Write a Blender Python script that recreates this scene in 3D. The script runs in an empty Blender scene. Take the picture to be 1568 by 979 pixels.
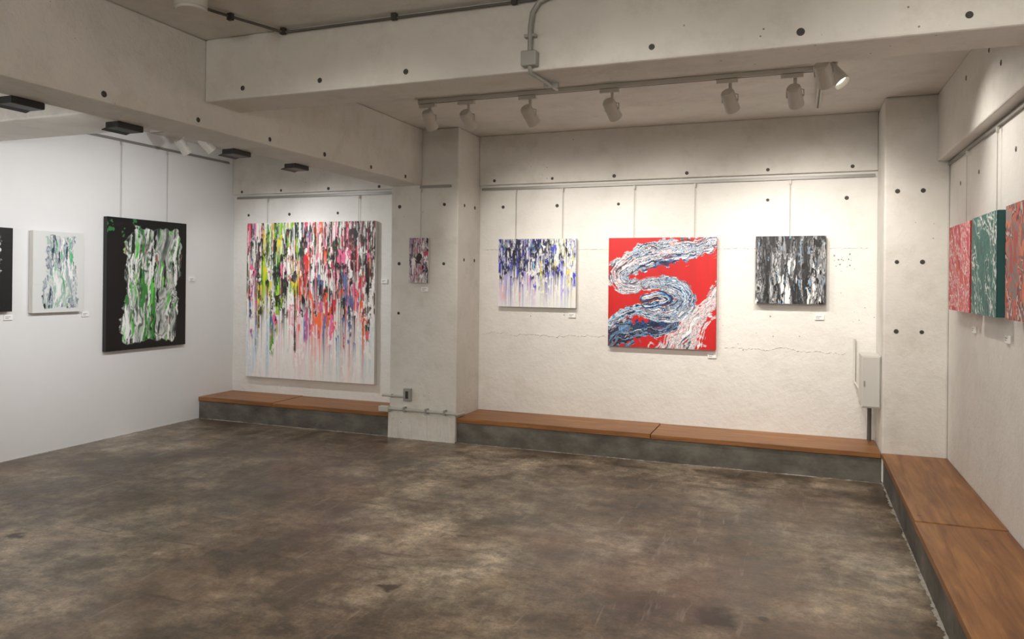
import bpy, math, random, bmesh
import numpy as np
from mathutils import Vector, Matrix, Euler
random.seed(7)
scene=bpy.context.scene
COL=scene.collection
try:
    scene.view_settings.view_transform='Standard'
except Exception as e: pass

# ---------------------------------------------------------------- materials
def newmat(name):
    m=bpy.data.materials.new(name); m.use_nodes=True
    nt=m.node_tree; b=nt.nodes['Principled BSDF']
    return m,nt,b
def ramp(nt,fac,stops,interp='LINEAR'):
    r=nt.nodes.new('ShaderNodeValToRGB'); r.color_ramp.interpolation=interp
    e=r.color_ramp.elements
    while len(e)<len(stops): e.new(0.5)
    for i,(p,c) in enumerate(stops):
        e[i].position=p; e[i].color=(c[0],c[1],c[2],1) if len(c)==3 else c
    nt.links.new(fac,r.inputs['Fac']); return r
def g(v): return (v,v,v)
def mix(nt,fac,a,b,mode='MIX'):
    m=nt.nodes.new('ShaderNodeMix'); m.data_type='RGBA'; m.blend_type=mode
    for s,v in ((m.inputs[0],fac),(m.inputs[6],a),(m.inputs[7],b)):
        if hasattr(v,'links'): nt.links.new(v,s)
        elif isinstance(v,(int,float)): s.default_value=v
        else: s.default_value=(v[0],v[1],v[2],1)
    return m.outputs[2]
def coords(nt,scale=(1,1,1),rot=(0,0,0),kind='Object',loc=(0,0,0)):
    tc=nt.nodes.new('ShaderNodeTexCoord'); mp=nt.nodes.new('ShaderNodeMapping')
    mp.inputs['Scale'].default_value=scale; mp.inputs['Rotation'].default_value=rot; mp.inputs['Location'].default_value=loc
    nt.links.new(tc.outputs[kind],mp.inputs['Vector']); return mp.outputs['Vector']
def noise(nt,vec,scale,detail=3,rough=.55,dist=0,out='Fac'):
    n=nt.nodes.new('ShaderNodeTexNoise'); n.inputs['Scale'].default_value=scale
    n.inputs['Detail'].default_value=detail; n.inputs['Roughness'].default_value=rough
    n.inputs['Distortion'].default_value=dist
    nt.links.new(vec,n.inputs['Vector']); return n.outputs[out]
def bump(nt,b,h,strength,dist):
    bp=nt.nodes.new('ShaderNodeBump'); bp.inputs['Strength'].default_value=strength
    bp.inputs['Distance'].default_value=dist
    nt.links.new(h,bp.inputs['Height']); nt.links.new(bp.outputs['Normal'],b.inputs['Normal'])
def simple(name,col,rough=.5,metal=0,var=.0,scale=20):
    m,nt,b=newmat(name)
    if var:
        n=noise(nt,coords(nt),scale,2)
        c=mix(nt,n,[x*(1-var) for x in col],[min(1,x*(1+var)) for x in col])
        nt.links.new(c,b.inputs['Base Color'])
    else: b.inputs['Base Color'].default_value=(*col,1)
    b.inputs['Roughness'].default_value=rough; b.inputs['Metallic'].default_value=metal
    return m
def wallmat(name,base,rough=.75,pit=.62,bumpy=.35,dirt=.07,stain=0):
    m,nt,b=newmat(name); v=coords(nt)
    n1=noise(nt,v,1.3,4,.6)
    c=mix(nt,ramp(nt,n1,[(.3,g(0)),(.7,g(1))]).outputs[0],[x*(1-dirt) for x in base],[x*(1+dirt*.4) for x in base])
    if stain:
        ns=noise(nt,v,4.0,5,.7)
        c=mix(nt,ramp(nt,ns,[(.50,g(0)),(.72,g(stain))]).outputs[0],c,[base[0]*.68,base[1]*.65,base[2]*.58])
    if pit<.9:
        vo=nt.nodes.new('ShaderNodeTexVoronoi'); vo.inputs['Scale'].default_value=16; nt.links.new(v,vo.inputs['Vector'])
        ph=ramp(nt,vo.outputs['Distance'],[(0.0,g(1)),(.06,g(1)),(.085,g(0))])
        gate=ramp(nt,n1,[(pit,g(0)),(pit+.04,g(1))])
        mm=mix(nt,1.0,ph.outputs[0],gate.outputs[0],'MULTIPLY')
        c=mix(nt,mm,c,(.22,.20,.18))
    nt.links.new(c,b.inputs['Base Color']); b.inputs['Roughness'].default_value=rough
    if bumpy>.1:
        bump(nt,b,noise(nt,v,6,4,.7),bumpy,.022)
    return m
M_wallA=wallmat('painted_rough_wall',(.80,.785,.75),bumpy=.55,pit=.63,dirt=.06,stain=.22)
M_wallL=wallmat('painted_smooth_wall',(.80,.805,.80),pit=.95,bumpy=.06,dirt=.03)
M_conc=wallmat('painted_concrete',(.74,.72,.675),pit=.57,bumpy=.5,dirt=.12,stain=.42)
M_ceil=wallmat('painted_ceiling',(.74,.72,.675),pit=.64,bumpy=.4,dirt=.14,stain=.45)

def floormat():
    m,nt,b=newmat('stained_concrete_floor'); v=coords(nt)
    n0=noise(nt,v,.65,4,.6); n1=noise(nt,v,2.1,7,.74,.15); n2=noise(nt,v,10.0,4,.78); n4=noise(nt,v,60,2,.7)
    c=ramp(nt,n0,[(.38,(.115,.082,.054)),(.50,(.235,.182,.128)),(.60,(.42,.355,.27))]).outputs[0]
    c=mix(nt,.9,c,ramp(nt,n1,[(.36,g(.40)),(.46,g(.82)),(.54,g(1.12)),(.66,g(1.75))]).outputs[0],'MULTIPLY')
    c=mix(nt,.8,c,ramp(nt,n2,[(.35,g(.5)),(.5,g(1.0)),(.66,g(1.45))]).outputs[0],'MULTIPLY')
    c=mix(nt,.5,c,ramp(nt,n4,[(.3,g(.6)),(.7,g(1.35))]).outputs[0],'MULTIPLY')
    n5=noise(nt,coords(nt,loc=(7,3,0)),.8,3,.55)
    c=mix(nt,ramp(nt,n5,[(.54,g(0)),(.68,g(.45))]).outputs[0],c,(.20,.11,.073))
    n6=noise(nt,coords(nt,loc=(2,9,0)),1.3,6,.68)
    c=mix(nt,ramp(nt,n6,[(.53,g(0)),(.63,g(.65))]).outputs[0],c,(.070,.050,.034))
    vs=coords(nt,(5,.8,1),(0,0,1.0)); ns=noise(nt,vs,2.4,3,.75)
    c=mix(nt,ramp(nt,ns,[(.60,g(0)),(.72,g(.40))]).outputs[0],c,(.46,.41,.33))
    vs2=coords(nt,(.7,4.5,1),(0,0,.25)); ns2=noise(nt,vs2,2.0,3,.75)
    c=mix(nt,ramp(nt,ns2,[(.59,g(0)),(.69,g(.55))]).outputs[0],c,(.07,.052,.037))
    wob=noise(nt,v,7,3,.6,out='Color')
    va=nt.nodes.new('ShaderNodeVectorMath'); va.operation='MULTIPLY_ADD'
    nt.links.new(wob,va.inputs[0]); va.inputs[1].default_value=(.22,.22,0); nt.links.new(v,va.inputs[2])
    for (x,y,r,k) in ((-1.85,3.21,.035,.8),(-.33,3.48,.085,.9),(-2.83,3.32,.03,.7),(-4.2,3.04,.05,.8),(.15,4.3,.02,.6),(-.12,3.55,.03,.7),(-3.6,4.4,.04,.4),(-1.0,5.0,.05,.35)):
        d=nt.nodes.new('ShaderNodeVectorMath'); d.operation='DISTANCE'
        nt.links.new(va.outputs[0],d.inputs[0]); d.inputs[1].default_value=(x+.11,y+.11,0)
        mm=ramp(nt,d.outputs['Value'],[(r*.8,g(k)),(r*1.5,g(0))])
        c=mix(nt,mm.outputs[0],c,(.035,.026,.02))
    nt.links.new(c,b.inputs['Base Color'])
    r=ramp(nt,n1,[(.3,g(.28)),(.7,g(.50))]).outputs[0]
    nt.links.new(r,b.inputs['Roughness'])
    return m
M_floor=floormat()
def woodmat(name,axis,tint=1):
    m,nt,b=newmat(name)
    sc=(1.2,14,14) if axis=='X' else (14,1.2,14)
    n=noise(nt,coords(nt,sc),1.5,4,.65,.8)
    n2=noise(nt,coords(nt),2.0,2)
    c=ramp(nt,n,[(.25,(.15*tint,.056*tint,.017*tint)),(.5,(.31*tint,.132*tint,.041*tint)),(.75,(.46*tint,.22*tint,.072*tint))]).outputs[0]
    c=mix(nt,ramp(nt,n2,[(.4,g(0)),(.7,g(.4))]).outputs[0],c,(.16*tint,.06*tint,.022*tint))
    vo=nt.nodes.new('ShaderNodeTexVoronoi'); vo.inputs['Scale'].default_value=3.2
    nt.links.new(coords(nt,(1,1.6,1) if axis=='X' else (1.6,1,1)),vo.inputs['Vector'])
    k=ramp(nt,vo.outputs['Distance'],[(.035,g(.85)),(.08,g(0))]).outputs[0]
    c=mix(nt,k,c,(.07,.022,.01))
    nt.links.new(c,b.inputs['Base Color']); b.inputs['Roughness'].default_value=.45
    return m
M_woodX=woodmat('bench_wood_x','X'); M_woodY=woodmat('bench_wood_y','Y')
def concbase():
    m,nt,b=newmat('dark_concrete'); v=coords(nt,(1,1,1.5))
    n=noise(nt,v,3.5,4,.65)
    c=ramp(nt,n,[(.3,(.075,.070,.059)),(.5,(.135,.127,.108)),(.72,(.22,.208,.18))]).outputs[0]
    nt.links.new(c,b.inputs['Base Color']); b.inputs['Roughness'].default_value=.8
    bump(nt,b,n,.3,.02); return m
M_cbase=concbase()
M_plaster=simple('plaster_crumbs',(.40,.38,.34),.9,var=.5,scale=30)
M_rail=simple('rail_aluminium',(.30,.29,.27),.45,.3)
M_dark=simple('tie_hole_dark',(.06,.055,.05),.6,.3)
M_ring=simple('tie_hole_ring',(.30,.285,.26),.6)
M_wire=simple('hanging_wire',(.40,.39,.36),.4,.4)
M_white=simple('white_enamel',(.60,.58,.53),.4)
M_pipe=simple('painted_pipe',(.50,.49,.45),.5)
M_greyc=simple('grey_conduit',(.36,.36,.34),.45,.3)
M_dconduit=simple('dark_conduit',(.12,.115,.11),.45,.3)
M_black=simple('black_enamel',(.015,.015,.015),.45)
M_box=simple('box_enamel',(.60,.59,.55),.45)
M_paper=simple('label_card',(.90,.90,.88),.7)
M_ink=simple('label_ink',(.2,.2,.2),.7)
M_cside=simple('canvas_side_white',(.70,.68,.64),.8)
M_cblack=simple('canvas_side_black',(.02,.02,.02),.6)
M_cteal=simple('canvas_side_teal',(.012,.085,.085),.6)
M_cred=simple('canvas_side_red',(.45,.05,.04),.6)
def emis(name,col,st):
    m,nt,b=newmat(name); b.inputs['Base Color'].default_value=(*col,1)
    b.inputs['Emission Color'].default_value=(*col,1); b.inputs['Emission Strength'].default_value=st; return m
M_lens=emis('lamp_lens',(1,.93,.8),1.6)

# ---------------------------------------------------------------- mesh helpers
def obj(name,me,mat=None,parent=None):
    o=bpy.data.objects.new(name,me); COL.objects.link(o)
    if mat: me.materials.append(mat)
    if parent: o.parent=parent
    return o
def empty(name,loc=(0,0,0)):
    o=bpy.data.objects.new(name,None); COL.objects.link(o); o.location=loc; o.empty_display_size=.05; return o
def bm_box(bm,x0,x1,y0,y1,z0,z1):
    r=bmesh.ops.create_cube(bm,size=1)
    for v in r['verts']:
        v.co=Vector(((x0+x1)/2+v.co.x*(x1-x0),(y0+y1)/2+v.co.y*(y1-y0),(z0+z1)/2+v.co.z*(z1-z0)))
    return r['verts']
def box(name,x0,x1,y0,y1,z0,z1,mat,bev=0,parent=None,seg=2,center=True):
    c=Vector(((x0+x1)/2,(y0+y1)/2,(z0+z1)/2)) if center else Vector((0,0,0))
    bm=bmesh.new(); bm_box(bm,x0-c.x,x1-c.x,y0-c.y,y1-c.y,z0-c.z,z1-c.z)
    if bev: bmesh.ops.bevel(bm,geom=bm.edges[:],offset=bev,segments=seg,affect='EDGES',profile=.5)
    me=bpy.data.meshes.new(name); bm.to_mesh(me); bm.free()
    o=obj(name,me,mat,parent); o.location=c if not parent else c-parent.location
    return o
def bm_cyl(bm,p0,p1,r0,r1=None,seg=20,caps=True):
    r1=r0 if r1 is None else r1
    p0=Vector(p0);p1=Vector(p1);d=p1-p0
    q=Vector((0,0,1)).rotation_difference(d.normalized())
    m=Matrix.Translation((p0+p1)/2)@q.to_matrix().to_4x4()
    return bmesh.ops.create_cone(bm,cap_ends=caps,segments=seg,radius1=r0,radius2=r1,depth=d.length,matrix=m)
def fin(bm,name,mat,parent=None,smooth=True,loc=None):
    me=bpy.data.meshes.new(name)
    if loc is None and parent is not None: loc=parent.location
    if loc is not None:
        for v in bm.verts: v.co-=Vector(loc)
    bm.to_mesh(me); bm.free()
    if smooth:
        for p in me.polygons: p.use_smooth=len(p.vertices)==4
    o=obj(name,me,mat,parent)
    if loc is not None and parent is None: o.location=loc
    return o
def tube(name,pts,r,mat,parent=None):
    cu=bpy.data.curves.new(name,'CURVE'); cu.dimensions='3D'; cu.bevel_depth=r; cu.bevel_resolution=2; cu.use_fill_caps=True
    sp=cu.splines.new('POLY'); sp.points.add(len(pts)-1)
    off=parent.location if parent else Vector((0,0,0))
    for i,p in enumerate(pts): sp.points[i].co=(*(Vector(p)-off),1)
    o=bpy.data.objects.new(name,cu); COL.objects.link(o); cu.materials.append(mat)
    dg=bpy.context.evaluated_depsgraph_get(); me=bpy.data.meshes.new_from_object(o.evaluated_get(dg))
    bpy.data.objects.remove(o); o=obj(name,me)
    if not me.materials: me.materials.append(mat)
    for p in me.polygons: p.use_smooth=True
    if parent: o.parent=parent
    return o

# ---------------------------------------------------------------- room shell
XL,XR,YB,YF,ZC=-5.95,1.035,6.80,-3.0,2.91
YC=6.28   # column / bench front plane
floor=box('floor',XL-.2,XR+.2,YF-.2,YB+.2,-.2,0,M_floor,center=False)
ceiling=box('ceiling',XL-.2,XR+.2,YF-.2,YB+.2,ZC,ZC+.2,M_ceil,center=False)
W_back=box('wall_back',XL-.2,XR+.2,YB,YB+.2,0,ZC,M_wallA,center=False)
W_left=box('wall_left',XL-.2,XL,YF,YB,0,ZC,M_wallL,center=False)
W_right=box('wall_right',XR,XR+.2,YF,YB,0,ZC,M_wallA,center=False)
box('wall_front',XL-.2,XR+.2,YF-.2,YF,0,ZC,M_wallL,center=False)
P1=box('concrete_column',-3.63,-2.93,YC,YB,0,ZC,M_conc,.012,center=False)
P2=box('concrete_column',.60,XR,YC,YB,0,ZC,M_conc,.015,center=False)
B1=box('ceiling_beam',-3.64,-3.30,YF,YC,2.385,ZC,M_conc,.012,center=False)
B2=box('ceiling_beam',-3.30,.95,3.51,3.82,2.54,ZC,M_conc,.012,center=False)
B3=box('ceiling_beam',XL,-3.64,3.51,4.04,2.54,ZC,M_conc,.012,center=False)
B4=box('ceiling_beam',.95,XR,YF,YC,2.41,ZC,M_conc,.01,center=False)
B5=box('ceiling_beam',-2.93,.60,6.765,YB,2.43,ZC,M_conc,.008,center=False)
B6=box('ceiling_beam',XL,-3.63,6.77,YB,2.43,ZC,M_conc,.008,center=False)

def rail(pts):
    x0,y0,z0=pts[0];x1,y1,z1=pts[1]
    e=empty('picture_rail',((x0+x1)/2,(y0+y1)/2,z0))
    if abs(x1-x0)>abs(y1-y0):
        box('rail_body',x0,x1,y0-.014,y0,z0-.012,z0+.012,M_rail,.002,e)
        box('rail_lip',x0,x1,y0-.020,y0-.014,z0-.014,z0-.004,M_rail,0,e)
    else:
        s=-1 if x0>0 else 1
        a,b=sorted((x0,x0+s*.014)); box('rail_body',a,b,y0,y1,z0-.012,z0+.012,M_rail,.002,e)
        a,b=sorted((x0+s*.014,x0+s*.020)); box('rail_lip',a,b,y0,y1,z0-.014,z0-.004,M_rail,0,e)
rail([(-2.91,YB,2.395),(.58,YB,2.395)])
rail([(-5.9,YB,2.395),(-3.65,YB,2.395)])
rail([(-3.32,YC,2.37),(-3.0,YC,2.37)])
rail([(XR,-1.5,2.39),(XR,YC-.02,2.39)])
rail([(XL,4.06,2.78),(XL,6.7,2.78)])

def bench(x0,x1,y0,y1,joints,axis):
    e=empty('wooden_bench',((x0+x1)/2,(y0+y1)/2,0))
    if axis=='X':
        box('concrete_base',x0,x1,y0+.012,y1,0,.19,M_cbase,.004,e)
        xs=[x0]+joints+[x1]
        for i in range(len(xs)-1):
            box('board_%d'%(i+1),xs[i]+.003,xs[i+1]-.003,y0-.003*(i%2),y1,.19,.232-.004*(i%2),M_woodX,.003,e)
    else:
        box('concrete_base',x0+.012,x1,y0,y1,0,.19,M_cbase,.004,e)
        ys=[y0]+joints+[y1]
        for i in range(len(ys)-1):
            box('board_%d'%(i+1),x0-.003*(i%2),x1,ys[i]+.003,ys[i+1]-.003,.19,.232-.004*(i%2),M_woodY,.003,e)
    return e
bench(-2.928,.598,YC,YB-.002,[-1.14],'X')
bench(XL+.002,-3.632,YC,YB-.002,[-4.99],'X')
bench(.60,XR-.002,-2.9,YC-.002,[-1.2,.9,2.7,4.55],'Y')

def crumbs(name,p0,p1,n,nrm,wd=.006):
    bm=bmesh.new(); p0=Vector(p0);p1=Vector(p1);nrm=Vector(nrm)
    prev=None; w=wd
    for i in range(n+1):
        t=i/n; w=max(.001,.75*w+.25*random.gauss(wd,wd*1.6)); h=.001+.3*w
        p=p0.lerp(p1,t)
        cur=[bm.verts.new(p+Vector((0,0,h))),bm.verts.new(p+nrm*w+Vector((0,0,.0006)))]
        if prev: bm.faces.new((prev[0],cur[0],cur[1],prev[1]))
        prev=cur
    fin(bm,name,M_plaster,smooth=False)
crumbs('trim_1',(-2.93,YC+.011,0),(.6,YC+.011,0),500,(0,-1,0))
crumbs('trim_2',(-5.93,YC+.011,0),(-3.63,YC+.011,0),300,(0,-1,0))
crumbs('trim_3',(.611,-1,0),(.611,YC,0),900,(-1,0,0),.010)
crumbs('trim_4',(XL,0,0),(XL,YC,0),500,(1,0,0),.008)

def holes(parent,pts,axis,sgn):
    bm=bmesh.new()
    for p in pts:
        p=Vector(p); n=Vector((sgn,0,0)) if axis=='X' else Vector((0,sgn,0))
        r=.0125+random.uniform(-.002,.002)
        bm_cyl(bm,p-n*.01,p+n*.002,r+.005,r+.003,14)
        k=len(bm.faces)
        bm_cyl(bm,p-n*.01,p+n*.0035,r,r-.003,14)
        bm.faces.ensure_lookup_table()
        for f in bm.faces[k:]: f.material_index=1
    o=fin(bm,'form_tie_holes',M_ring,parent,smooth=False); o.data.materials.append(M_dark); return o
holes(W_back,[(x,YB,2.215) for x in (-2.69,-2.14,-1.55,-.25,.37)]+[(x,YB,2.2) for x in (-5.75,-5.2,-4.58,-3.9)],'Y',-1)
holes(B5,[(x,6.765,2.47) for x in (-2.77,-2.18,-1.585,-.93,-.25,.41)],'Y',-1)
holes(B6,[(x,6.77,2.46) for x in (-5.82,-5.29,-4.68,-4.06)],'Y',-1)
holes(P1,[(-3.54,YC,2.19),(-3.07,YC,2.2),(-3.54,YC,1.65),(-3.07,YC,1.65),(-3.54,YC,1.18)],'Y',-1)
holes(P2,[(.69,YC,2.2),(.86,YC,2.2),(.69,YC,1.67),(.86,YC,1.67),(.69,YC,1.15),(.86,YC,1.15)],'Y',-1)
holes(P1,[(-2.93,6.42,2.2),(-2.93,6.66,2.2),(-2.93,6.42,1.69),(-2.93,6.66,1.69)],'X',1)
holes(B1,[(-3.30,y,2.425) for y in (1.6,2.2,2.82,3.46,4.1,4.72,5.37,5.95)],'X',1)
holes(B2,[(x,3.51,2.60) for x in (-3.02,-2.49,-1.95,-.65,0,.64)],'Y',-1)
holes(B4,[(.95,y,2.77) for y in (5.28,4.69,4.1)]+[(.95,4.43,2.63)],'X',-1)
holes(W_right,[(XR,y,2.2) for y in (5.9,5.34,4.5)],'X',-1)
def chips(cx,cz,n,sp):
    bm=bmesh.new()
    for i in range(n):
        x=random.gauss(cx,sp);z=random.gauss(cz,sp); r=random.uniform(.003,.010)
        k=random.randint(5,8); vs=[bm.verts.new((x+r*random.uniform(.5,1.2)*math.cos(6.283*j/k),YB-.0012,z-r*random.uniform(.5,1.2)*math.sin(6.283*j/k))) for j in range(k)]
        bm.faces.new(vs)
    fin(bm,'plaster_chips',M_ring,W_back,smooth=False)
chips(.36,1.68,14,.045); chips(-.15,1.0,6,.25); chips(-2.3,1.02,6,.3)
def seam(x0,x1,z,n,amp):
    bm=bmesh.new(); prev=None; zz=z
    for i in range(n+1):
        x=x0+(x1-x0)*i/n; zz+=random.uniform(-amp,amp)+.1*(z-zz)
        k=random.random(); w=.0016+.003*k*k
        cur=[bm.verts.new((x,YB+.001,zz+w)),bm.verts.new((x,YB-.007*k,zz)),bm.verts.new((x,YB+.001,zz-w*1.4))]
        if prev:
            bm.faces.new((prev[0],prev[1],cur[1],cur[0])); bm.faces.new((prev[1],prev[2],cur[2],cur[1]))
        prev=cur
    fin(bm,'plaster_seam',M_conc,W_back,smooth=False)
seam(-2.9,-1.65,.985,150,.008); seam(-2.9,.55,1.80,360,.002); seam(-.6,.5,.93,130,.008)

# ---------------------------------------------------------------- lights
def spot(loc,target,watts,col,size=100,blend=1,rad=.03,parent=None):
    l=bpy.data.lights.new('lamp_light','SPOT'); l.energy=watts; l.color=col; l.spot_size=math.radians(size); l.spot_blend=blend; l.shadow_soft_size=rad
    o=bpy.data.objects.new('lamp_light',l); COL.objects.link(o)
    d=Vector(target)-Vector(loc); o.rotation_euler=d.to_track_quat('-Z','Y').to_euler()
    o.location=Vector(loc)-(parent.location if parent else Vector((0,0,0)))
    if parent: o.parent=parent
    return o
WARM=(1,.935,.85); COOL=(.99,.99,1.0)
def tracklamp(x,y,target,watts,col=WARM,size=86,zt=2.875,lit=True,drop=.15,alongy=False):
    e=empty('track_spotlight',(x,y,zt))
    if alongy: box('adapter',x-.018,x+.018,y-.09,y+.05,zt-.03,zt,M_white,.004,e)
    else: box('adapter',x-.09,x+.05,y-.018,y+.018,zt-.03,zt,M_white,.004,e)
    bm=bmesh.new(); bm_cyl(bm,(x,y,zt-.03),(x,y,zt-drop+.055),.011,seg=12); fin(bm,'stem',M_white,e)
    p=Vector((x,y,zt-drop)); d=(Vector(target)-p).normalized()
    a=p-d*.07; b2=p+d*.07
    side=d.cross(Vector((0,0,1))).normalized()
    bm=bmesh.new()
    bm_cyl(bm,a,b2,.045,.049,28,False)
    bm_cyl(bm,b2,b2-d*.03,.048,.040,28,False)
    bm_cyl(bm,a-d*.010,a,.036,.045,28,True)
    bm_cyl(bm,p-side*.054,p+side*.054,.009,.009,12,True)
    fin(bm,'head',M_white,e)
    tube('yoke',[p-side*.054,p-side*.054+Vector((0,0,.04)),p+Vector((0,0,.058)),p+side*.054+Vector((0,0,.04)),p+side*.054],.004,M_white,e)
    bm=bmesh.new(); bm_cyl(bm,b2-d*.031,b2-d*.028,.044,.044,28,True); fin(bm,'lens',M_lens if lit else M_white,e)
    if lit: spot(b2+d*.01,target,watts,col,size,parent=e)
    return e
def track(x0,x1,y0,y1):
    e=empty('lighting_track',((x0+x1)/2,(y0+y1)/2,2.89))
    box('track_rail',x0,x1,y0,y1,2.878,ZC-.001,M_white,.003,e)
    if x1-x0>y1-y0:
        box('track_slot',x0,x1,(y0+y1)/2-.006,(y0+y1)/2+.006,2.876,2.879,M_dconduit,0,e)
    else: box('track_slot',(x0+x1)/2-.006,(x0+x1)/2+.006,y0,y1,2.876,2.879,M_dconduit,0,e)
track(-2.80,.08,5.232,5.268)
track(.112,.148,4.45,6.34)
tracklamp(-2.70,5.25,(-2.7,6.8,1.0),10,lit=False,drop=.13)
for x,tx in ((-2.37,-2.15),(-1.87,-1.45),(-1.25,-.85),(-.44,-.05),(-.03,.25)):
    tracklamp(x,5.25,(tx,6.8,1.42),68)
tracklamp(.13,4.72,(.7,6.8,1.0),28,drop=.16,alongy=True)
tracklamp(.20,4.95,(1.03,4.5,1.6),42,drop=.11,alongy=True,size=105)
track(-2.6,.3,1.982,2.018)  # unseen near track, added to carry fill lamps above the frame
for x,t,w in ((-2.2,(-2.2,4.6,0),76),(-.9,(-.6,4.8,0),84),(.1,(1.0,3.8,1.3),56)):  # added lamps out of view, brightening the near floor and right wall
    tracklamp(x,2.0,t,w,size=100)
e=empty('ceiling_downlight',(-2.75,2.83,ZC))
bm=bmesh.new(); bm_cyl(bm,(-2.75,2.83,ZC),(-2.75,2.83,2.80),.075,.075,40); bm_cyl(bm,(-2.75,2.83,2.80),(-2.75,2.83,2.786),.075,.066,40)
fin(bm,'can',M_white,e)
for x,y in ((-.9,-1.3),(-4.6,-.8)):  # unseen globes added behind the camera as fill for beams and walls
    e=empty('added_fill_globe',(x,y,ZC))
    bm=bmesh.new(); bm_cyl(bm,(x,y,ZC),(x,y,2.45),.006,seg=8); bm_cyl(bm,(x,y,ZC),(x,y,ZC-.03),.05,seg=24); fin(bm,'cord',M_white,e)
    bm=bmesh.new(); bmesh.ops.create_uvsphere(bm,u_segments=28,v_segments=16,radius=.12,matrix=Matrix.Translation((x,y,2.34)))
    fin(bm,'globe',M_lens,e)
    l=bpy.data.lights.new('fill_globe_light','POINT'); l.energy=112 if x>-3 else 50; l.color=(1,.945,.88); l.shadow_soft_size=.13
    o=bpy.data.objects.new('fill_globe_light',l); COL.objects.link(o); o.location=(0,0,-.75); o.parent=e
for y in (2.65,3.27,4.20,4.87):
    e=empty('black_floodlight',(-3.66,y,2.36))
    b=box('housing',-3.71,-3.61,y-.09,y+.09,2.348,2.384,M_black,.006,e)
    b=box('visor',-3.745,-3.705,y-.085,y+.085,2.345,2.350,M_black,.001,e); b.rotation_euler=(0,-.25,0)
    spot((-3.76,y,2.31),(-5.95,y+.55,1.5),56,COOL,94,parent=e)
tracklamp(-5.40,5.48,(-5.2,6.8,1.3),42,COOL)
tracklamp(-5.12,5.48,(-4.4,6.8,1.3),58,COOL)
track(-5.8,-3.8,5.465,5.495)

# ---------------------------------------------------------------- conduits etc.
e=empty('ceiling_conduit',(-2,3.4,2.88))
tube('pipe_run',[(-2.9,2.6,2.895),(-2.88,3.1,2.895),(-2.83,3.25,2.895),(-2.72,3.49,2.885),(-2.0,3.49,2.885),(-1.33,3.49,2.885),(.9,3.49,2.885)],.008,M_dconduit,e)
for p in ((-2.84,3.2),(-2.72,3.485),(-2.01,3.485),(-1.33,3.485),(-.3,3.485)):
    box('clip',p[0]-.015,p[0]+.015,p[1]-.012,p[1]+.012,2.872,2.908,M_dark,.002,e)
e=empty('wall_conduit',(-1.24,3.48,2.7))
tube('pipe',[(-1.05,3.485,2.893),(-1.14,3.485,2.89),(-1.20,3.485,2.87),(-1.235,3.485,2.82),(-1.245,3.485,2.75),(-1.245,3.485,2.62)],.013,M_greyc,e)
box('junction_box',-1.285,-1.205,3.455,3.508,2.555,2.63,M_greyc,.006,e)
box('saddle',-1.275,-1.215,3.475,3.509,2.70,2.715,M_greyc,.002,e)
tube('flex_pipe',[(-1.245,3.48,2.56),(-1.243,3.49,2.525),(-1.235,3.56,2.525),(-1.22,3.72,2.525),(-1.215,3.83,2.525),(-1.215,3.83,2.56)],.011,M_greyc,e)
box('saddle_2',-1.26,-1.18,3.74,3.76,2.515,2.539,M_greyc,.002,e)
e=empty('wall_outlet',(-3.42,6.27,.42))
box('plate',-3.465,-3.385,YC-.035,YC,.355,.475,M_greyc,.006,e)
box('sockets',-3.44,-3.41,YC-.038,YC-.034,.38,.45,M_dark,.002,e)
tube('feed',[(-3.70,YC-.014,.395),(-3.46,YC-.014,.395)],.012,M_pipe,e)
box('clamp',-3.60,-3.585,YC-.024,YC,.38,.41,M_greyc,.002,e)
e=empty('column_conduit',(-3.3,6.27,.27))
tube('pipe',[(-3.62,YC-.03,.275),(-3.58,YC-.03,.275),(-3.0,YC-.03,.272),(-2.95,YC-.03,.272),(-2.915,YC-.02,.262),(-2.905,YC+.12,.255)],.014,M_pipe,e)
for x in (-3.45,-3.22,-3.03): box('saddle',x-.01,x+.01,YC-.048,YC,.252,.30,M_greyc,.002,e)
box('switch_box',-3.72,-3.615,YC-.05,YC+.005,.245,.295,M_white,.004,e)
bm=bmesh.new()
nx=40
prev=None
for i in range(nx+1):
    x=-3.632+.704*i/nx; d=.012+random.uniform(0,.008); zt=.245+random.uniform(-.008,.008)
    cur=[bm.verts.new((x,YC+.01,zt)),bm.verts.new((x,YC-d,zt-.008)),bm.verts.new((x,YC-d-.003,.12)),bm.verts.new((x,YC-d-random.uniform(0,.01),0))]
    if prev:
        for k in range(3): bm.faces.new((prev[k],prev[k+1],cur[k+1],cur[k]))
    prev=cur
fin(bm,'column_footing',M_conc,P1,smooth=False)
e=empty('electrical_box',(.53,6.47,.75))
box('cabinet',.462,.598,6.36,6.62,.55,.955,M_box,.006,e)
box('door',.470,.590,6.352,6.362,.56,.945,M_box,.004,e)
box('latch',.477,.487,6.345,6.353,.72,.76,M_greyc,.002,e)
tube('conduit_down',[(.55,6.72,.60),(.55,6.72,.235)],.016,M_dconduit,e)
tube('conduit_side',[(.44,6.78,1.05),(.44,6.78,.70),(.47,6.6,.66)],.009,M_white,e)

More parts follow.
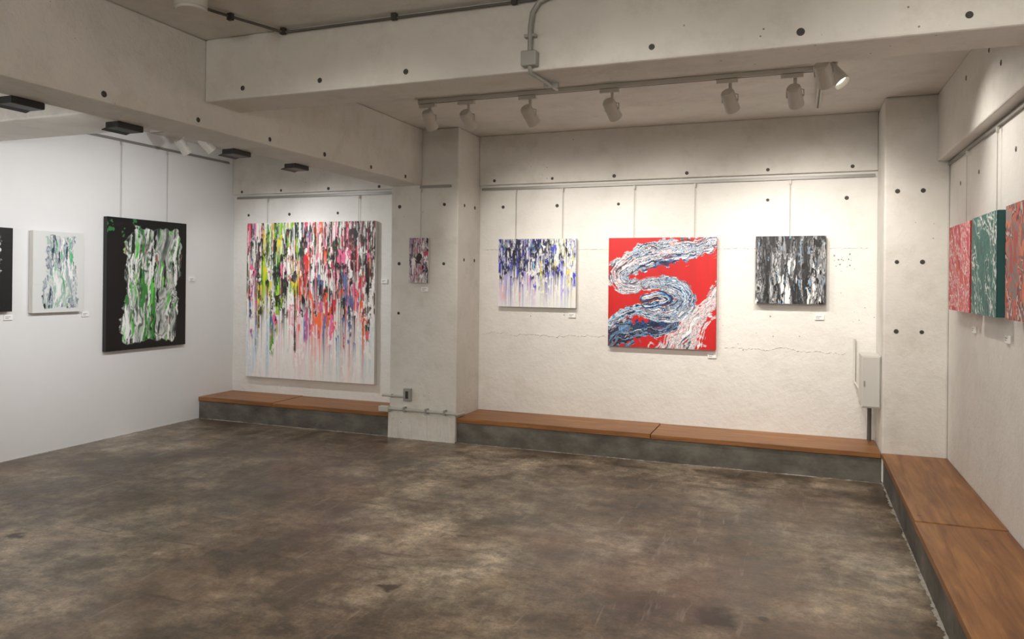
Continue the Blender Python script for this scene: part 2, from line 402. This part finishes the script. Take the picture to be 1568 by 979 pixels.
# ---------------------------------------------------------------- paintings (procedural paint, computed on dense grids)
def lin(c):
    c=np.asarray(c,float)/255.
    return np.where(c<=.04045,c/12.92,((c+.055)/1.055)**2.4)
def vnoise(X,Y,seed):
    r=np.random.default_rng(seed); T=r.random((256,256))
    X=X+0*Y; Y=Y+0*X
    xi=np.floor(X).astype(int); yi=np.floor(Y).astype(int); fx=X-xi; fy=Y-yi
    fx=fx*fx*fx*(fx*(fx*6-15)+10); fy=fy*fy*fy*(fy*(fy*6-15)+10)
    a=T[yi&255,xi&255];b=T[yi&255,(xi+1)&255];c=T[(yi+1)&255,xi&255];d=T[(yi+1)&255,(xi+1)&255]
    return (a*(1-fx)+b*fx)*(1-fy)+(c*(1-fx)+d*fx)*fy
def fb(X,Y,seed,o=4,p=.55,rot=.6):
    s=0;t=0;k=1
    for i in range(o):
        s=s+k*vnoise(X+17.3*i,Y+9.1*i,seed*13+i); t+=k; k*=p
        c,sn=math.cos(rot),math.sin(rot)
        X,Y=(X*c-Y*sn)*2.03,(X*sn+Y*c)*2.03
    return s/t
def sfb(X,Y,seed,o=4,p=.55): return fb(X,Y,seed,o,p,0.0)
def eq(a):
    f=a.ravel(); r=np.empty_like(f); r[np.argsort(f)]=np.linspace(0,1,f.size); return r.reshape(a.shape)
def pal(t,cols,soft=.25):
    cols=np.array([lin(c) for c in cols]); n=len(cols)
    x=np.clip(t,0,.9999)*(n-1); i=x.astype(int); f=(x-i)[...,None]
    f=np.clip((f-.5+soft)/(2*soft),0,1)
    return cols[i]*(1-f)+cols[np.minimum(i+1,n-1)]*f
def lay(img,mask,col):
    m=np.clip(mask,0,1)[...,None]
    col=col if isinstance(col,np.ndarray) else lin(col)
    return img*(1-m)+col*m
def sm(a,e0,e1): return np.clip((a-e0)/(e1-e0),0,1)
def uv(h,w):
    V,U_=np.mgrid[0:h,0:w]; return U_/(w-1),V/(h-1)
def drip(m,seed,lo=.008,hi=.2,share=.5):
    r=np.random.default_rng(seed); h,w=m.shape
    k=r.random(w); k=np.repeat(k[::2],2)[:w]
    dec=np.where(k<share,lo+(k/share)**2*.05,hi)
    out=m.copy()
    for i in range(1,h): out[i]=np.maximum(m[i],out[i-1]-dec)
    return out

def drip_canvas(h,w,seed,zones,bg,dense,accents,fade=.42,thin=.75,cover=(1.0,.72,.52,.42),washes=()):
    U_,V=uv(h,w); r=np.random.default_rng(seed)
    img=np.ones((h,w,3))*lin(bg)
    for (col,u0,u1,v0,al) in washes:
        sd=int(r.integers(1,999)); q=sfb(U_*34,V*1.6,sd,3,.6)
        m=sm(q,.46,.68)*sm(U_,u0-.04,u0+.04)*(1-sm(U_,u1-.04,u1+.04))*sm(V,v0-.1,v0+.05)*(1-sm(V,.80,1.0)*.7)
        img=lay(img,m*al,col)
    nz=len(zones); ncol=len(zones[0]); ZA=np.array([[lin(c) for c in z] for z in zones])
    for L,(ns,seg,cov,al) in enumerate([(26,3.,cover[0],1.),(48,5.,cover[1],.95),(80,8.,cover[2],.92),(130,10.,cover[3],.9)]):
        Uw=np.clip(U_+.010*(fb(U_*7,V*6,seed+L,3)-.5),0,.9999)
        s=(Uw*ns+L*.37); si=np.floor(s).astype(int)
        ph=r.random(ns+4); ln=.6+.8*r.random(ns+4)
        y=V*seg*ln[si]+ph[si]*9+.5*(vnoise(U_*ns*1.3,V*4,seed+30+L)-.5)
        yi=np.floor(y).astype(int)
        H=np.random.default_rng(seed+60+L).random((ns+4,64,3))
        rnd=H[si,yi%64]
        zi=np.clip((U_*nz+1.6*(rnd[...,1]-.5)).astype(int),0,nz-1)
        ci=np.clip((rnd[...,0]*ncol).astype(int),0,ncol-1)
        col=ZA[zi,ci]
        fs=s-si; inside=sm(np.minimum(fs,1-fs),.0,.14)
        ends=(dense+fade*(ph[si]**1.4)-V)
        keep=(rnd[...,2]<cov*np.clip(1.15-thin*sm(V,dense-.35,dense+.25),0,1)).astype(float)
        img=lay(img,inside*keep*sm(ends,0,.05)*al,col)
    t=sfb(U_*w*.35,V*h*.10,seed+7,3,.6); img=lay(img,sm(t,.58,.70)*.6,bg); img=lay(img,sm(-t,-.38,-.28)*.3*(1-.8*sm(V,.55,.75)),(40,36,40))
    asp=w/h
    for (col,th,fx,fy,v0,v1,u0,u1,dr) in accents:
        sd=int(r.integers(1,9999))
        win=sm(V,v0-.06,v0+.03)*(1-sm(V,v1-.05,v1+.08))*sm(U_,u0-.06,u0+.03)*(1-sm(U_,u1-.03,u1+.06))
        b=eq(fb(U_*fx*asp,V*fy,sd,4,.66,.12))
        m=sm(b-(1-win)*.5,th,th+.02)
        if dr: m=drip(m,sd+1)
        img=lay(img,m*.96,col)
    return img

def make_big():
    h,w=360,350
    R=(206,44,54);P=(240,122,158);BR=(84,42,38);K=(24,22,26);Y=(222,212,56);G=(70,164,46);DG=(28,74,42);LG=(160,216,50)
    W=(244,240,234);GY=(164,160,162);PU=(138,100,170);O=(250,104,46);LP=(248,184,192);CR=(136,22,38);OL=(96,102,66);B=(66,124,200);TL=(90,150,150)
    zones=[[R,K,P,GY,DG,W,B,P],[BR,R,OL,W,Y,K,P,W],[LG,G,DG,K,Y,W,G,W],[G,DG,LG,K,W,GY,LG,W],[DG,LG,R,OL,W,PU,K,W],[O,R,PU,GY,W,W,K,P],[O,R,P,W,K,W,W,DG],[P,W,LP,W,O,K,W,R],[DG,G,P,W,W,K,LP,TL],[R,CR,W,K,BR,P,W,K],[K,CR,P,BR,GY,W,K,R],[OL,BR,K,GY,CR,DG,W,K]]
    acc=[((24,60,40),.92,26,14,0,.5,0,.8,1),((60,20,28),.89,22,12,0,.42,.68,1,1),((160,216,46),.92,24,12,.05,.6,.1,.38,1),
         ((252,98,48),.93,18,9,.15,.76,.40,1,1),((242,112,160),.935,18,10,.15,.76,.0,1,1),((248,244,240),.855,30,12,.15,.95,0,1,0),
         ((96,120,170),.955,20,10,.3,.8,0,.9,1),((46,144,224),.94,14,5,.6,.90,0,.24,1),((80,190,215),.96,16,6,.5,.85,.4,1,1),
         ((22,20,26),.89,36,18,.02,.62,0,1,1),((30,26,34),.95,30,14,.35,.68,0,1,0),((255,116,60),.945,12,5,.5,.78,.5,1,1),((226,214,60),.96,20,10,.05,.6,.05,.45,1),((214,40,60),.955,22,10,.1,.62,.4,1,1)]
    wash=[((110,190,235),0,.2,.6,.75),((244,160,185),.2,.5,.6,.5),((252,160,125),.5,.85,.6,.5),((150,205,220),.65,1,.65,.45),((190,190,200),0,1,.55,.12)]
    return drip_canvas(h,w,11,zones,(244,241,238),.48,acc,.42,.95,(.95,.62,.44,.38),wash)
def make_blue():
    h,w=210,250
    N=(32,32,102);K=(28,28,46);Bl=(62,74,204);L=(180,184,224);W=(241,241,239);P=(116,86,180);C=(90,176,200);Y=(214,214,130);Gn=(92,144,134)
    zones=[[N,K,Gn,L,W,Bl],[N,K,Bl,P,L,W],[K,N,Bl,W,N,L],[Bl,N,L,W,K,P],[C,N,K,W,P,Bl],[N,P,L,K,W,Bl],[W,Gn,N,L,C,W],[Y,W,N,C,W,W],[W,Y,L,K,W,N],[W,L,Y,Bl,W,W]]
    acc=[((30,30,82),.86,16,9,0,.5,0,.85,1),((70,84,212),.93,16,8,.05,.6,.05,.9,1),((243,243,241),.88,20,10,.05,.9,.1,1,0),((22,22,38),.89,24,12,.0,.62,0,1,1),
         ((234,220,130),.96,12,6,.2,.65,.5,1,1),((176,166,232),.95,10,5,.45,.85,0,1,1),((240,180,180),.96,10,5,.5,.9,0,.5,1),((84,76,200),.96,14,7,.45,.75,.2,.8,1)]
    wash=[((190,190,235),0,.7,.45,.7),((240,200,205),0,.5,.55,.6),((240,232,190),.5,1,.4,.5),((170,200,225),.5,1,.5,.5)]
    return drip_canvas(h,w,5,zones,(240,240,241),.38,acc,.40,.75,(1,.72,.52,.42),wash)
def make_small():
    K=(25,22,30);P=(214,118,156);W=(234,230,232);PU=(124,84,144);R=(174,44,64);GY=(124,118,128)
    zones=[[K,W,PU,GY],[K,P,W,R],[K,GY,W,P],[W,K,PU,GY]]
    acc=[((22,20,26),.80,8,6,0,.9,0,1,0),((240,236,238),.84,9,6,.1,.95,0,1,0),((212,64,94),.94,9,6,.1,.9,.2,1,0)]
    return drip_canvas(130,66,3,zones,(200,196,200),.9,acc,.3)
def streaks(h,w,seed,cols,fx=14,fy=3,ang=0.,wob=.10,soft=.3,fine=.12):
    U_,V=uv(h,w); asp=w/h; X=U_*asp; Y=V
    c,s=math.cos(ang),math.sin(ang); A=X*c+Y*s; B=-X*s+Y*c
    A=A+wob*(fb(X*2.5,Y*2.5,seed+1,3)-.5)*2+wob*.25*(fb(X*8,Y*8,seed+2,2)-.5)*2
    v=sfb(A*fx,B*fy,seed+3,3,.5)*(1-fine)+fb(X*26,Y*14,seed+4,2)*fine*.8
    return pal(eq(v),cols,soft)
def make_dark():
    h,w=200,195; U_,V=uv(h,w)
    cols=[(12,12,14),(40,42,46),(20,20,22),(84,86,90),(28,28,30),(60,62,66),(134,136,140),(34,34,36),(176,178,181),(72,74,78),(150,152,156)]
    img=streaks(h,w,21,cols,22,2.4,0,.04)
    dens=.55*np.exp(-((U_-.45)/.15)**2)*sm(V,.15,.3)+.55*np.exp(-((U_-.85)/.10)**2)*sm(V,.3,.5)+.4*sm(V,.70,.9)
    b=eq(sfb(U_*30+.8*fb(U_*9,V*9,5,2),V*4.5,33,4,.6))
    img=lay(img,sm(b+dens*.3,.90,.98)*.6,(150,153,158))
    img=lay(img,sm(b+dens*.6,1.03,1.13),(226,227,229))
    img=lay(img,sm(eq(fb(U_*22,V*9,44,4)),.96,.975),(120,155,185))
    img=lay(img,sm(eq(fb(U_*26,V*9,45,4)),.88,.91),(12,12,14))
    return img
def body(h,w,seed,bg,cols,lo0,lo1,hi0,hi1,extra=(),fx=10,top=.04,bot=.97,rag=1.,wob=.06):
    U_,V=uv(h,w); asp=w/h
    img=np.ones((h,w,3))*lin(bg)
    lo=lo0+(lo1-lo0)*V; hi=hi0+(hi1-hi0)*V
    j=lambda s,a,f:a*rag*(fb(V*f,U_*2+s,seed+s,4,.6)-.5)*2
    f=streaks(h,w,seed+1,cols,fx,1.5,(lo1-lo0+hi1-hi0)*-.25,wob,.4,.26)
    e1=lo+j(3,.14,4)+j(4,.045,26); e2=hi+j(5,.10,4)+j(6,.045,26)
    m=sm(U_-e1,0,.012)*sm(e2-U_,0,.012)*sm(V-(top+.06*fb(U_*14,V,seed+7,3)),0,.01)*sm((bot-.06*fb(U_*16,V,seed+8,3))-V,0,.01)
    img=lay(img,m,f)
    for i,(col,th,fx2,fy2) in enumerate(extra):
        X=U_*asp+wob*(fb(U_*asp*2.5,V*2.5,seed+2,3)-.5)*2+.25*(lo0-lo1)*-V*asp*.5
        b=eq(sfb(X*fx2+.4*fb(U_*12,V*12,seed+40+i,2),V*fy2,seed+100+i*7,4,.62)); img=lay(img,m*sm(b,th,th+.02),col)
    return img
def make_ldark():
    cols=[(44,54,48),(120,130,124),(176,184,180),(212,216,212),(130,142,134),(228,232,228),(150,160,154),(84,104,86),(196,204,198),(236,238,236),(120,132,122),(70,84,74),(184,194,186),(220,226,222)]
    img=body(320,220,31,(8,8,9),cols,.30,.14,.92,.90,[((60,136,60),.88,24,3),((96,206,74),.92,30,3.5),((34,50,40),.92,26,3.5),((246,248,246),.88,26,2.4),((150,214,120),.955,30,4),((188,70,60),.985,16,4),((16,18,18),.935,34,5)],12,.03,.98,.8)
    U_,V=uv(320,220); b=eq(fb(U_*16,V*22,4,4)); img=lay(img,sm(b-.5*sm(V,.12,.24)-.5*sm(U_,.42,.55),.86,.9),(48,120,62)); return img
def make_lgrey():
    cols=[(80,88,92),(156,166,174),(208,212,212),(170,180,190),(228,230,228),(136,156,156),(184,192,200),(112,128,140),(218,220,220),(156,188,172),(234,234,232)]
    return body(220,150,47,(218,220,218),cols,.24,.20,.82,.88,[((24,28,28),.95,20,3),((238,239,237),.88,20,2.5),((80,186,120),.95,24,3),((30,70,80),.95,24,3)],12,.02,.98)
def make_lleft():
    return body(180,190,51,(10,10,11),[(20,26,24),(120,128,124),(210,214,210),(60,90,70),(150,156,152),(30,34,34),(225,228,224)],.1,.1,.86,.80,[((14,16,16),.86,12,3)],8)
def make_red():
    h=w=400; U_,V=uv(h,w)
    img=np.ones((h,w,3))*lin((206,20,22))
    img=lay(img,.5*fb(U_*14,V*3,9,3),(168,12,18))
    wx=.030*(fb(U_*5,V*5,71,5,.66)-.5)*2; wy=.030*(fb(U_*5,V*5,72,5,.66)-.5)*2
    U2=U_+wx; V2=V+wy
    RD=(206,24,28)
    def ribbon(pts,cols,seed,rag=.25,fa=3.,fl=3.,soft=.3,ws=1.7,flk=.90):
        nonlocal img
        P=np.array(pts,float); Q=[]; n=len(P)
        P[:,2]*=ws
        for i in range(n-1):
            p0=P[max(i-1,0)];p1=P[i];p2=P[i+1];p3=P[min(i+2,n-1)]
            for t in np.linspace(0,1,16,endpoint=False):
                Q.append(.5*((2*p1)+(-p0+p2)*t+(2*p0-5*p1+4*p2-p3)*t*t+(-p0+3*p1-3*p2+p3)*t**3))
        Q.append(P[-1]); Q=np.array(Q)
        best=np.full((h,w),9.); sd=np.zeros((h,w)); tt=np.zeros((h,w)); s=0
        for i in range(len(Q)-1):
            a=Q[i];b=Q[i+1]; dx,dy=b[0]-a[0],b[1]-a[1]; L=math.hypot(dx,dy)+1e-9
            k=np.clip(((U2-a[0])*dx+(V2-a[1])*dy)/L/L,0,1)
            ex=U2-(a[0]+k*dx);ey=V2-(a[1]+k*dy); wd=a[2]+(b[2]-a[2])*k
            d=np.hypot(ex,ey)/wd; sg=np.sign(dx*ey-dy*ex)
            u=d<best; best=np.where(u,d,best); sd=np.where(u,d*sg,sd); tt=np.where(u,s+k*L,tt); s+=L
        A=sd+.30*(fb(U_*6,V*6,seed+5,3)-.5)
        val=eq(sfb(A*fa*.55+40,tt*fl*.7+20,seed,2,.5)*.52+sfb(A*fa*2.6+40,tt*fl*1.6+20,seed+2,4,.62)*.36+fb(U_*36,V*36,seed+3,3)*.14)
        edge=1-rag*vnoise(tt*30,3+0*sd,seed+9)-rag*.9*vnoise(A*fa*3,tt*3.5,seed+10)
        m=sm(edge-best,0,.05)
        img=lay(img,m,pal(val,cols,soft))
        fleck=sm(eq(sfb(A*fa*4.2,tt*fl*3,seed+20,3,.6)),flk,flk+.03); img=lay(img,m*fleck,(248,248,250))
        fleck=sm(eq(sfb(A*fa*3.6+9,tt*fl*2.4,seed+21,3,.6)),.91,.93); img=lay(img,m*fleck,(44,62,94))
        fleck=sm(eq(sfb(A*fa*3.6+29,tt*fl*2.4,seed+22,3,.6)),.95,.97); img=lay(img,m*fleck,(150,70,72))
    W=(240,241,243);LB=(126,178,216);B=(38,92,156);DB=(14,30,66);GY=(136,140,150);PK=(222,130,130);LG=(200,207,215);BR=(86,48,56);K=(14,18,28)
    ribbon([(1.06,.01,.07),(.80,.09,.10),(.50,.14,.11),(.24,.21,.12),(.09,.33,.10),(.18,.43,.07),(.38,.41,.04),(.52,.38,.03)],[DB,B,GY,W,BR,DB,LG,GY,LB,W,B,K,W,LG,PK,W,GY,BR],1,.35,3.4,2.4,flk=.93)
    ribbon([(1.10,.40,.06),(.96,.57,.09),(.80,.78,.13),(.68,.95,.16),(.60,1.12,.19)],[W,LG,GY,W,PK,LG,W,BR,W,GY,LG,RD,W,LG],2,.42,6,3.2,.3,1.6)
    ribbon([(.0,1.0,.09),(.1,.90,.09),(.25,.86,.08),(.45,.83,.07),(.60,.78,.06)],[K,DB,B,K,DB,GY,B,LB,DB,K,BR,B],3,.4,3,3,flk=.95)
    ribbon([(.36,.44,.04),(.56,.43,.055),(.69,.48,.075),(.73,.58,.08),(.62,.68,.07),(.45,.69,.055),(.3,.66,.05),(.12,.72,.05),(.03,.80,.045)],[K,DB,LB,W,B,DB,LG,GY,K,LB,W,B,LG,W,DB],4,.3,3.2,2.4,flk=.92)
    ribbon([(.34,.56,.025),(.48,.53,.03),(.58,.56,.035),(.50,.60,.025),(.36,.62,.025)],[K,DB,B,LB,W,K],5,.25,2.4,4)
    return img
def make_pink():
    return streaks(170,200,61,[(200,30,50),(226,84,104),(246,222,222),(214,50,72),(240,150,160),(208,36,58),(252,244,242),(220,64,80),(232,110,96),(196,34,54)],6,2,-.9,.12,.3,.2)
def make_teal():
    return streaks(170,180,64,[(14,80,76),(20,98,94),(34,116,108),(16,84,80),(50,130,120),(18,90,86),(190,214,208),(14,86,82),(24,98,94),(236,242,240),(20,96,92),(30,110,104)],6,1.8,-.6,.14,.3,.2)
def make_red3():
    return streaks(170,190,68,[(180,50,34),(128,116,114),(216,84,52),(60,44,46),(210,194,186),(160,44,42),(110,98,100),(228,116,70),(146,134,132)],6,2,-.5,.14,.3,.2)

M_paint,nt,b=newmat('impasto_paint')
at=nt.nodes.new('ShaderNodeAttribute'); at.attribute_name='paint'; nt.links.new(at.outputs['Color'],b.inputs['Base Color'])
b.inputs['Roughness'].default_value=.5

def painting(name,img,x0,x1,z0,z1,front,back,facing,side_mat,wires=(),railz=2.378):
    h,w=img.shape[:2]
    if facing=='Y-': cen=((x0+x1)/2,(front+back)/2,(z0+z1)/2)
    else: cen=((front+back)/2,(x0+x1)/2,(z0+z1)/2)
    e=empty(name,cen)
    u=np.linspace(0,1,w); v=np.linspace(0,1,h); UU,VV=np.meshgrid(u,v)
    lum=img.mean(axis=2); k=lum.copy()
    for _ in range(2):
        k[1:-1,1:-1]=(k[1:-1,1:-1]*2+k[:-2,1:-1]+k[2:,1:-1]+k[1:-1,:-2]+k[1:-1,2:])/6
    relief=.0012+.0025*eq(k)
    Zc=z1+(z0-z1)*VV
    if facing=='Y-': X=x0+(x1-x0)*UU; Y=front-relief
    elif facing=='X+': Y=x0+(x1-x0)*UU; X=front+relief
    else: Y=x1+(x0-x1)*UU; X=front-relief
    co=np.stack([X-cen[0],Y-cen[1],Zc-cen[2]],-1).reshape(-1,3)
    idx=np.arange(h*w).reshape(h,w)
    q=np.stack([idx[:-1,:-1],idx[1:,:-1],idx[1:,1:],idx[:-1,1:]],-1).reshape(-1,4)
    me=bpy.data.meshes.new('painted_face')
    me.vertices.add(h*w); me.vertices.foreach_set('co',co.ravel())
    n=len(q); me.loops.add(n*4); me.loops.foreach_set('vertex_index',q.ravel().astype(np.int32))
    me.polygons.add(n); me.polygons.foreach_set('loop_start',np.arange(0,n*4,4,dtype=np.int32))
    try: me.polygons.foreach_set('loop_total',np.full(n,4,dtype=np.int32))
    except Exception: pass
    me.update(calc_edges=True)
    ca=me.color_attributes.new('paint','FLOAT_COLOR','POINT')
    rgba=np.ones((h*w,4),np.float32); rgba[:,:3]=np.clip(img,0,1).reshape(-1,3); ca.data.foreach_set('color',rgba.ravel())
    me.polygons.foreach_set('use_smooth',np.ones(n,dtype=bool))
    obj('painted_face',me,M_paint,e)
    if facing=='Y-': box('canvas',x0,x1,front,back,z0,z1,side_mat,.003,e)
    else:
        a,b_=sorted((front,back)); box('canvas',a,b_,x0,x1,z0,z1,side_mat,.003,e)
    for i,wx in enumerate(wires):
        if facing=='Y-': p0=(wx,back-.012,railz);p1=(wx,back-.012,z1-.03)
        else:
            s=1 if facing=='X+' else -1
            p0=(back+s*.012,wx,railz);p1=(back+s*.012,wx,z1-.03)
        tube('wire_%d'%(i+1),[p0,p1],.0022,M_wire,e)
        q0=Vector(p0); bx=.007
        box('hook_%d'%(i+1),q0.x-bx,q0.x+bx,q0.y-bx,q0.y+bx,railz-.034,railz,M_white,.001,e)
    return e
painting('rainbow_drip_painting',make_big(),-5.725,-4.085,.41,2.105,6.752,6.793,'Y-',M_cside,(-5.48,-4.31))
painting('small_abstract_painting',make_small(),-3.415,-3.215,1.47,1.89,6.25,6.275,'Y-',M_cside,(-3.305,),2.352)
painting('blue_drip_painting',make_blue(),-2.715,-1.935,1.25,1.90,6.755,6.79,'Y-',M_cside,(-2.55,-2.08))
painting('red_swirl_painting',make_red(),-1.625,-.665,.91,1.90,6.755,6.79,'Y-',M_cred,(-1.40,-.86))
painting('black_and_white_abstract_painting',make_dark(),-.34,.215,1.33,1.90,6.735,6.79,'Y-',M_cblack,(-.07,))
painting('black_and_green_abstract_painting',make_ldark(),5.09,6.04,.81,2.05,-5.90,-5.943,'X+',M_cblack,(5.27,5.82),2.763)
painting('pale_grey_abstract_painting',make_lgrey(),4.38,4.85,1.19,1.875,-5.90,-5.943,'X+',M_cside)
painting('dark_abstract_painting',make_lleft(),3.50,4.21,1.21,1.88,-5.90,-5.943,'X+',M_cblack)
painting('pink_abstract_painting',make_pink(),5.20,5.87,1.335,1.893,.967,1.028,'X-',M_cred,(5.6,),2.373)
painting('teal_abstract_painting',make_teal(),4.54,5.14,1.335,1.895,.965,1.028,'X-',M_cteal,(4.8,),2.373)
painting('orange_abstract_painting',make_red3(),3.72,4.36,1.335,1.895,.965,1.028,'X-',M_cred,(4.05,),2.373)

def label(x,y,z,facing):
    e=empty('title_label',(x,y,z)); a,b_,t=.036,.021,.012
    if facing=='Y-':
        y-=.0005
        box('card',x-a,x+a,y-t,y,z-b_,z+b_,M_paper,.001,e)
        for k in (0,1): box('text_%d'%(k+1),x-a*.75,x+a*(.45-.4*k),y-t-.0005,y-t,z+.004-.012*k,z+.008-.012*k,M_ink,0,e)
    elif facing=='X+':
        x+=.0005
        box('card',x,x+t,y-a,y+a,z-b_,z+b_,M_paper,.001,e)
        for k in (0,1): box('text_%d'%(k+1),x+t,x+t+.0005,y-a*.75,y+a*(.45-.4*k),z+.004-.012*k,z+.008-.012*k,M_ink,0,e)
    else:
        x-=.0005
        box('card',x-t,x,y-a,y+a,z-b_,z+b_,M_paper,.001,e)
        for k in (0,1): box('text_%d'%(k+1),x-t-.0005,x-t,y-a*(.45-.4*k),y+a*.75,z+.004-.012*k,z+.008-.012*k,M_ink,0,e)
for x,z in ((-1.98,1.18),(-.70,.86),(.17,1.22),(-4.00,1.48)): label(x,YB,z,'Y-')
label(-3.26,YC,1.41,'Y-')
for y,z in ((4.21,1.16),(4.91,1.16),(6.17,1.48)): label(XL,y,z,'X+')
for y,z in ((5.40,1.225),(4.60,1.22)): label(XR,y,z,'X-')

# ---------------------------------------------------------------- camera
F=1150.0; TH=math.radians(20.85); S=math.sin(TH); Cc=math.cos(TH)
cam=bpy.data.cameras.new('camera'); co=bpy.data.objects.new('camera',cam); COL.objects.link(co)
cam.sensor_fit='HORIZONTAL'; cam.sensor_width=36; cam.lens=F/1568*36
cam.shift_y=-59.5/1568; cam.clip_start=.05
fw=Vector((-S,Cc,0)); rt=Vector((Cc,S,0)); up=Vector((0,0,1)); a=0.0105
r2=(rt+up*a).normalized(); u2=(up-rt*a).normalized()
co.matrix_world=Matrix((( r2.x,u2.x,-fw.x,0),(r2.y,u2.y,-fw.y,0),(r2.z,u2.z,-fw.z,1.5),(0,0,0,1)))
scene.camera=co
w=bpy.data.worlds.new('world'); scene.world=w; w.use_nodes=True
w.node_tree.nodes['Background'].inputs[0].default_value=(.5,.5,.5,1); w.node_tree.nodes['Background'].inputs[1].default_value=.0
